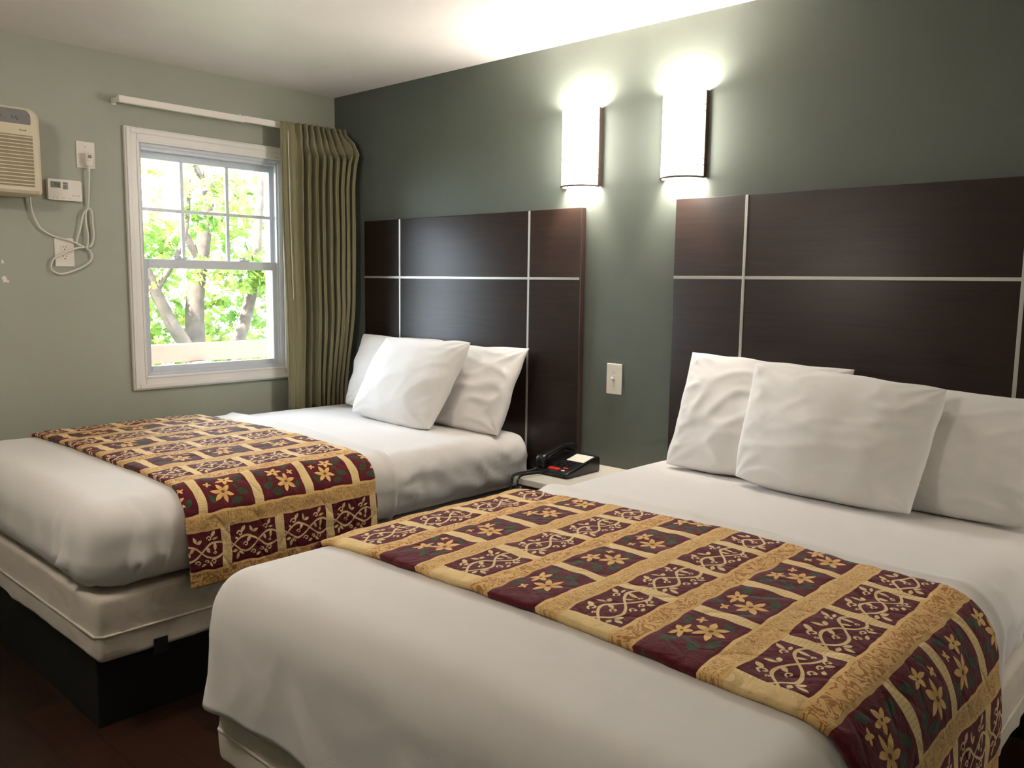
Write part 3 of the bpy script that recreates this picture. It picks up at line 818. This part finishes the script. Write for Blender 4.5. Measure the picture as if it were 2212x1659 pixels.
B1, bed1, cv1 = make_bed('bed beside the window wall, its white box spring showing over a black platform', 0.190, 1.592, 1.3, False)
tag(cv1, 'white blanket tucked over the window-side bed', 'blanket', 'white blankets')
B2, bed2, cv2 = make_bed('nearer bed in the foreground right, white blanket hanging over its foot', 2.285, 3.686, 7.7, True)
tag(cv2, 'white blanket hanging loose over the foot of the nearer bed', 'blanket', 'white blankets')

# ------------------------------------------------------------------ bed runners
def runner(name, label, G, y0, y1, hem_l, hem_r, mat, seed, ylean=0.0, off=0.0240):
    x0, x1 = G.x0 - off, G.x1 + off; r = 0.088 + off; zt = ZM1 + off
    xc, hw = (x0 + x1) / 2, (x1 - x0) / 2
    flat = hw - r; quarter = r * PI / 2
    SL = flat + quarter + max(0, zt - r - hem_l); SR = flat + quarter + max(0, zt - r - hem_r)
    def prof(s):
        a = abs(s); sg = 1 if s >= 0 else -1
        if a <= flat: return xc + s, zt, Vector((0, 0, 1))
        if a <= flat + quarter:
            t = (a - flat) / r; return xc + sg * (flat + r * math.sin(t)), zt - r + r * math.cos(t), Vector((sg * math.sin(t), 0, math.cos(t)))
        return xc + sg * hw, zt - r - (a - flat - quarter), Vector((sg, 0, 0))
    NU, NV = 250, 84
    rows = []; uvq = []
    for j in range(NV + 1):
        row = []
        for i in range(NU + 1):
            s = -SL + (SL + SR) * i / NU
            x, z, n = prof(s)
            e = 0.010 * nz(s * 3, seed) ; y_a = y0 + e; y_b = y1 + 0.010 * nz(s * 3 + 9, seed)
            y = y_a + (y_b - y_a) * j / NV + ylean * s
            p = Vector((x, y, z))
            p.z += G.crown(x, y) * sm(0.52, 0.70, z)
            side = 1 - abs(n.z)
            puff = 0.0034 * nz(s * 24, y * 24, seed) + 0.004 * nz(s * 9, y * 9, seed + 3)
            puff += 0.010 * side * sm(0.70, 0.5, z) * (0.5 + nz(y * 7, s * 1.5, seed + 5))
            bord = min(j, NV - j) / 3.0
            if bord < 1: puff -= 0.005 * (1 - bord) ** 2
            row.append(p + n * (puff + 0.008 + 0.010 * side * sm(0.66, 0.5, z))); uvq.append((xc + s, y - ylean * s))
        rows.append(row)
    mb = MB(); mb.grid(rows)
    lay = mb.bm.loops.layers.uv.new('UVMap'); mb.bm.verts.index_update()
    for f in mb.bm.faces:
        for l in f.loops: l[lay].uv = uvq[l.vert.index]
    o = mb.build(name, mat, None, smooth=True)
    md = o.modifiers.new('thick', 'SOLIDIFY'); md.thickness = 0.013; md.offset = -1
    tag(o, label, 'bed runner', 'quilted bed runners')
    return prof, o
q1 = mk_quilt('patchwork_quilt_window_bed', 0.252, -1.672, -1.605, -1.80)
q2 = mk_quilt('patchwork_quilt_near_bed', 2.385, -1.694, -1.694, -1.700)
runner('bed_runner', 'maroon and gold patchwork runner across the window-side bed', B1, -1.745, -0.998, 0.62, 0.428, q1, 2.2)
runner('bed_runner', 'maroon and gold patchwork runner across the nearer bed', B2, -1.735, -0.972, 0.50, 0.36, q2, 5.1)

# ------------------------------------------------------------------ pillows
def pillow(label, bl, br, tl, tr, T, seed, wr=1.0, cr=0.011, sag=0.15):
    """corner points of the pillow's middle sheet, thickness T"""
    bl, br, tl, tr = map(Vector, (bl, br, tl, tr))
    nrm = ((br - bl).cross(tl - bl)).normalized()     # faces away from the wall
    if nrm.y > 0: nrm = -nrm
    N_, M_ = 64, 48
    def P(u, v, sgn):
        a, b_ = (u + 1) / 2, (v + 1) / 2
        pin = 0.014; pb = -0.028 if v < 0 else pin; ck = cr * (abs(u) ** 6) * (abs(v) ** 6)
        aa = a + (0.5 - a) * pin * 2 * (1 - v * v) * abs(u) ** 2 + (0.5 - a) * ck * 2
        bb = b_ + (0.5 - b_) * pb * 2 * (1 - u * u) * abs(v) ** 2 + (0.5 - b_) * ck * 2
        base = bl * (1 - aa) * (1 - bb) + br * aa * (1 - bb) + tl * (1 - aa) * bb + tr * aa * bb
        e = max(0.0, (1 - u ** 2)) ** 0.42 * max(0.0, (1 - (v) ** 2)) ** 0.40
        out = sm(0.5, 1.0, max(abs(u), abs(v)))
        base = base + (tl - bl).normalized() * (0.007 * out * nz(u * 2.6, v * 1.5, seed + 11)) + (br - bl).normalized() * (0.007 * out * nz(u * 1.5, v * 2.6, seed + 14))
        e *= 1 + sag * (-v) * 0.8
        t = 0.5 * T * e
        edge = 1 - max(abs(u), abs(v))
        wv = nz(u * 2.2, v * 2.0, seed) * 0.010 * e
        fo = wr * 0.007 * fold(u * 1.6 + v * 0.5, v * 2.6 - u * 0.6, sgn * 2.0, seed) * min(1, edge * 5 + 0.15)
        ca = math.atan2(1 - abs(v) + 0.02, 1 - abs(u) + 0.02); cd = math.hypot(1 - abs(u), 1 - abs(v))
        fo += 0.006 * max(0, 1 - cd / 0.7) * min(1, cd * 6) * (math.sin(ca * 13 + seed + 2 * (u > 0) + 3 * (v > 0)))
        fo += wr * 0.007 * fold(u * 2.4 - v, v * 3.5, sgn, seed + 4) * sm(0.5, 1.0, abs(u)) * min(1, edge * 6 + 0.2)
        return base + nrm * (sgn * (t + fo * (0.6 if sgn > 0 else 0.2) * min(1, e * 2 + 0.2) ) + wv + 0.008 * nz(u * 3, v * 3, seed + 8) * (1 - min(1, edge * 3)))
    mb = MB()
    gx = [math.sin(PI / 2 * (2 * i / N_ - 1)) for i in range(N_ + 1)]; gy = [math.sin(PI / 2 * (2 * j / M_ - 1)) for j in range(M_ + 1)]
    F = mb.grid([[P(u, v, 1) for u in gx] for v in gy])
    R_ = mb.grid([[P(u, v, -1) for u in gx] for v in gy])
    bmesh.ops.remove_doubles(mb.bm, verts=mb.bm.verts, dist=0.0006)
    o = mb.build('pillow', mPillow, None, smooth=True)
    o.modifiers.new('smooth', 'SUBSURF').render_levels = 1
    return tag(o, label, 'pillow', 'white bed pillows')
pillow('white pillow nearest the curtain, half hidden behind the front one', (0.390, -0.235, 0.745), (1.06, -0.225, 0.745), (0.385, -0.105, 1.118), (1.05, -0.10, 1.120), 0.13, 1.1)
pillow('wrinkled white pillow at the nightstand end of the window-side bed', (0.930, -0.250, 0.742), (1.560, -0.262, 0.728), (0.960, -0.108, 1.105), (1.600, -0.104, 1.112), 0.14, 2.7, 1.7, 0.0)
pillow('smooth white pillow leaning in front on the window-side bed', (0.690, -0.415, 0.750), (1.300, -0.440, 0.738), (0.775, -0.262, 1.128), (1.405, -0.272, 1.140), 0.16, 4.6, 0.6)
pillow('creased white pillow with pointed corner, leftmost on the nearer bed', (2.440, -0.270, 0.742), (3.050, -0.250, 0.750), (2.440, -0.105, 1.152), (3.060, -0.105, 1.130), 0.14, 5.9, 1.9, 0.0)
pillow('large white pillow leaning in front on the nearer bed', (2.770, -0.375, 0.756), (3.350, -0.395, 0.742), (2.745, -0.195, 1.140), (3.385, -0.200, 1.105), 0.16, 8.2)
pillow('plain white pillow at the right end of the nearer bed', (3.100, -0.262, 0.745), (3.690, -0.262, 0.735), (3.115, -0.110, 1.098), (3.700, -0.110, 1.085), 0.12, 9.4)

# ------------------------------------------------------------------ nightstand and telephone
def nightstand(label, xa):
    ns = empty('nightstand', (xa + 0.214, -0.23, 0), label, 'nightstand', 'bedside nightstands')
    MB().box((xa, -0.452, 0.588), (xa + 0.436, -0.003, 0.614), 0.002).build('top', mTop, ns)
    MB().box((xa + 0.018, -0.425, 0.10), (xa + 0.418, -0.010, 0.588), 0.003).build('body', mNsBody, ns)
    for z0, z1 in ((0.36, 0.562), (0.13, 0.345)):
        dr = MB().box((xa + 0.030, -0.441, z0), (xa + 0.406, -0.424, z1), 0.003).build('drawer', mNsDrawer, ns)
        MB().tube([(xa + 0.218, -0.441, (z0 + z1) / 2), (xa + 0.218, -0.458, (z0 + z1) / 2)], [0.006, 0.012], 14).build('knob', mSilver, dr, smooth=True)
    for x in (xa + 0.034, xa + 0.402):
        for y in (-0.405, -0.035): MB().box((x - 0.016, y - 0.016, 0.0), (x + 0.016, y + 0.016, 0.10), 0.002).build('leg', mNsBody, ns)
    return ns
nightstand('small nightstand with pale laminate top between the beds', 1.8315)

ph = empty('telephone', (1.93, -0.22, 0.614), 'black desk telephone with white card and red buttons', 'telephone')
px0, px1, py0, py1, pz = 1.836, 2.018, -0.338, -0.112, 0.6145
pb_ = MB()
side = [(py0, pz + 0.006), (py0 + 0.012, pz), (py1 - 0.006, pz), (py1, pz + 0.006), (py1, pz + 0.058), (py1 - 0.008, pz + 0.064), (py1 - 0.04, pz + 0.062), (py0 + 0.012, pz + 0.026), (py0, pz + 0.020)]
pb_.prism(side, px1 - px0, 0, px0)
bmesh.ops.bevel(pb_.bm, geom=[e for e in pb_.bm.edges if abs(e.verts[0].co.x - e.verts[1].co.x) < 1e-6], offset=0.004, segments=2, profile=0.5, affect='EDGES')
base = pb_.build('base', mPhone, ph, angle=30)
sl = math.atan2(0.036, (py1 - 0.04) - (py0 + 0.012))
RX_ = Matrix.Rotation(sl, 3, 'X')
def onface(x, d, h=0.0):      # point on the sloped face: d metres up from its front edge
    return Vector((x, py0 + 0.012 + d * math.cos(sl) - h * math.sin(sl), pz + 0.026 + d * math.sin(sl) + h * math.cos(sl)))
def facebox(mb, xa, xb, da, db, h0, h1, bev=0.001):
    c = onface((xa + xb) / 2, (da + db) / 2, (h0 + h1) / 2); hx, hy, hz = (xb - xa) / 2, (db - da) / 2, (h1 - h0) / 2
    mb.box(c - Vector((hx, hy, hz)), c + Vector((hx, hy, hz)), bev, 2, None)
    return mb
def facebox_r(mb, xa, xb, da, db, h0, h1, bev=0.001):
    c = onface((xa + xb) / 2, (da + db) / 2, (h0 + h1) / 2); hx, hy, hz = (xb - xa) / 2, (db - da) / 2, (h1 - h0) / 2
    mb.box(c - Vector((hx, hy, hz)), c + Vector((hx, hy, hz)), bev, 2, RX_); return mb
cards = facebox_r(MB(), 1.920, 2.010, 0.112, 0.186, 0.0, 0.0016, 0.0).build('card', mCard, ph)
ks = MB(); ki = MB()
for r in range(4):
    for c in range(3):
        xa = 1.908 + c * 0.027; da = 0.034 + r * 0.0185
        facebox_r(ks, xa, xa + 0.016, da, da + 0.011, 0.0, 0.0035, 0.001)
        facebox_r(ki, xa + 0.002, xa + 0.012, da + 0.013, da + 0.0155, 0.0, 0.0006, 0)
kp = ks.build('keypad', mPhoneKey, ph); ki.build('key_print', mKeyInk, kp)
plabel(facebox_r(MB(), 1.905, 1.962, 0.002, 0.022, -0.002, 0.005, 0.002).build('message_light', mRed, ph), 'wide red message bar')
plabel(facebox_r(MB(), 1.970, 1.992, 0.026, 0.036, 0.0, 0.004, 0.001).build('red_key', mRed, ph), 'small red key')
facebox_r(MB(), 1.974, 1.990, 0.006, 0.013, 0.0, 0.001, 0).build('number_label', mCard, ph)
# handset lies along the left side of the base
hs = MB(); cx = 1.866
prof_h = [(-0.332, 0.662, 0.019, 0.020), (-0.322, 0.668, 0.024, 0.024), (-0.300, 0.676, 0.024, 0.022), (-0.276, 0.688, 0.019, 0.014), (-0.23, 0.700, 0.0165, 0.012), (-0.18, 0.708, 0.0165, 0.012), (-0.145, 0.706, 0.019, 0.014), (-0.122, 0.700, 0.024, 0.022), (-0.102, 0.694, 0.024, 0.022), (-0.092, 0.690, 0.018, 0.017)]
sp = spline([(p[0], p[1], 0) for p in prof_h], 4); sr = spline([(p[2], p[3], 0) for p in prof_h], 4)
rings = []
for a, q in zip(sp, sr):
    rings.append([Vector((cx + q.x * (abs(math.cos(t)) ** 0.6) * (1 if math.cos(t) >= 0 else -1), a.x, a.y + q.y * (abs(math.sin(t)) ** 0.6) * (1 if math.sin(t) >= 0 else -1))) for t in [k * 2 * PI / 20 for k in range(20)]])
vs = hs.grid(rings, close=True); hs.bm.faces.new(vs[0][::-1]); hs.bm.faces.new(vs[-1])
hand = hs.build('handset', mPhone, ph, smooth=True)
MB().box((cx - 0.024, -0.328, pz + 0.020), (cx + 0.024, -0.292, pz + 0.042), 0.003).build('cradle', mPhone, ph)
MB().box((cx - 0.024, -0.135, pz + 0.050), (cx + 0.024, -0.114, pz + 0.074), 0.003).build('cradle', mPhone, ph)
# coiled cord: over the front edge, down, and back up to the base
cp = spline([(1.858, -0.345, 0.632), (1.850, -0.385, 0.628), (1.844, -0.430, 0.6275), (1.840, -0.462, 0.622), (1.838, -0.474, 0.590), (1.838, -0.476, 0.50), (1.842, -0.478, 0.40), (1.853, -0.480, 0.365), (1.866, -0.479, 0.40), (1.870, -0.477, 0.50), (1.872, -0.475, 0.590), (1.872, -0.460, 0.623), (1.874, -0.430, 0.6275), (1.880, -0.385, 0.627), (1.884, -0.350, 0.624)], 40)
hel = []; phs = 0.0; up = Vector((1, 0.1, 0)).normalized()
for i in range(len(cp) - 1):
    a, b_ = cp[i], cp[i + 1]; t = (b_ - a); L = t.length; t = t.normalized()
    up = (up - t * up.dot(t)).normalized(); s2 = t.cross(up)
    m_ = max(1, int(L / 0.0046 * 9))
    for k in range(m_):
        f = k / m_; an = phs + 2 * PI * (L / 0.0046) * f
        hel.append(a.lerp(b_, f) + (up * math.cos(an) + s2 * math.sin(an)) * 0.0058)
    phs += 2 * PI * (L / 0.0046)
cc_ = MB().tube([(1.866, -0.330, 0.660), (1.862, -0.341, 0.645), hel[0]], 0.0016, 6)
cc_.tube(hel, 0.0013, 5)
cc_.build('handset_cord', mPhone, ph, smooth=True)

# ------------------------------------------------------------------ light
mDome = emit('opal_glass', (1.0, 0.91, 0.82, 1), DOME_E)
cl = empty('ceiling_light', (1.75, -2.95, 2.44), 'opal glass globe ceiling light over the open floor by the bed ends', 'ceiling light')
MB().tube([(1.75, -2.95, 2.4395), (1.75, -2.95, 2.420)], 0.075, 32).build('canopy', mSilver, cl, angle=40)
MB().tube([(1.75, -2.95, 2.420), (1.75, -2.95, 2.375)], 0.010, 12).build('stem', mSilver, cl, angle=40)
dm_ = MB(); bmesh.ops.create_uvsphere(dm_.bm, u_segments=32, v_segments=18, radius=0.135)
for v in dm_.bm.verts: v.co = Vector((v.co.x, v.co.y, v.co.z * 0.85)) + Vector((1.75, -2.95, 2.268))
dm_.build('globe', mDome, cl, smooth=True)
# unseen lamp and nightstand, added to light the nearer bed's right side
mDrum = emit('added_lamp_linen', (1.0, 0.90, 0.80, 1), 7.5, srgb(226, 218, 204))
ns2 = nightstand('unseen small nightstand added under the lamp beyond the nearer bed', 4.150)
tl = empty('added_table_lamp', (4.36, -0.24, 0.6145), 'unseen linen-shaded table lamp added to light the nearer bed from the right', 'lamp')
MB().tube([(4.36, -0.24, 0.6145), (4.36, -0.24, 0.63), (4.36, -0.24, 0.66), (4.36, -0.24, 0.72), (4.36, -0.24, 0.80), (4.36, -0.24, 0.84)], [0.07, 0.07, 0.035, 0.05, 0.03, 0.012], 24).build('base', mBronze, tl, angle=50)
MB().tube([(4.36, -0.24, 0.84), (4.36, -0.24, 0.90)], 0.006, 10).build('stem', mBronze, tl)
MB().tube([(4.36, -0.24, 0.86), (4.36, -0.24, 1.06)], [0.15, 0.11], 32).build('lamp_shade', mDrum, tl, angle=50)

wd = bpy.data.worlds.new('sky'); bpy.context.scene.world = wd; wd.use_nodes = True
bg = wd.node_tree.nodes['Background']; bg.inputs['Color'].default_value = (0.76, 0.88, 1.0, 1); bg.inputs['Strength'].default_value = WORLD_E
sun = bpy.data.lights.new('sun', 'SUN'); sun.energy = SUN_E; sun.angle = math.radians(1.0); sun.color = (1, 0.95, 0.85)
so = bpy.data.objects.new('sun', sun); C.objects.link(so)
so.rotation_euler = Vector((-0.06, 0.55, -0.83)).to_track_quat('-Z', 'Y').to_euler(); so.location = (0, 0, 8)
pl = bpy.data.lights.new('window_portal', 'AREA'); pl.shape = 'RECTANGLE'; pl.size = WY1 - WY0; pl.size_y = WZ1 - WZ0
pl.cycles.is_portal = True
po = bpy.data.objects.new('window_portal', pl); C.objects.link(po)
po.location = (-0.17, (WY0 + WY1) / 2, (WZ0 + WZ1) / 2)
po.matrix_world = Matrix.Translation(po.location) @ Matrix(((0, 0, -1), (1, 0, 0), (0, -1, 0))).to_4x4()

# ------------------------------------------------------------------ camera
cam = bpy.data.cameras.new('camera'); co = bpy.data.objects.new('camera', cam); C.objects.link(co)
cam.sensor_fit = 'HORIZONTAL'; cam.sensor_width = 36.0; cam.lens = 36.0 * FPX / CW; cam.clip_start = 0.02
mw = Matrix.Identity(4)
for r in range(3):
    mw[r][0] = CR[r]; mw[r][1] = CU[r]; mw[r][2] = -CF[r]; mw[r][3] = CAM[r]
co.matrix_world = mw
sc_ = bpy.context.scene; sc_.camera = co
cy = sc_.cycles
cy.max_bounces = 7; cy.diffuse_bounces = 4; cy.glossy_bounces = 3; cy.transmission_bounces = 4; cy.transparent_max_bounces = 8
cy.use_adaptive_sampling = True; cy.adaptive_threshold = 0.06; cy.adaptive_min_samples = 16
sc_.view_settings.view_transform = 'Standard'; sc_.view_settings.look = 'None'
sc_.view_settings.exposure = 0.9; sc_.view_settings.gamma = 1.0; sc_.view_settings.use_curve_mapping = False
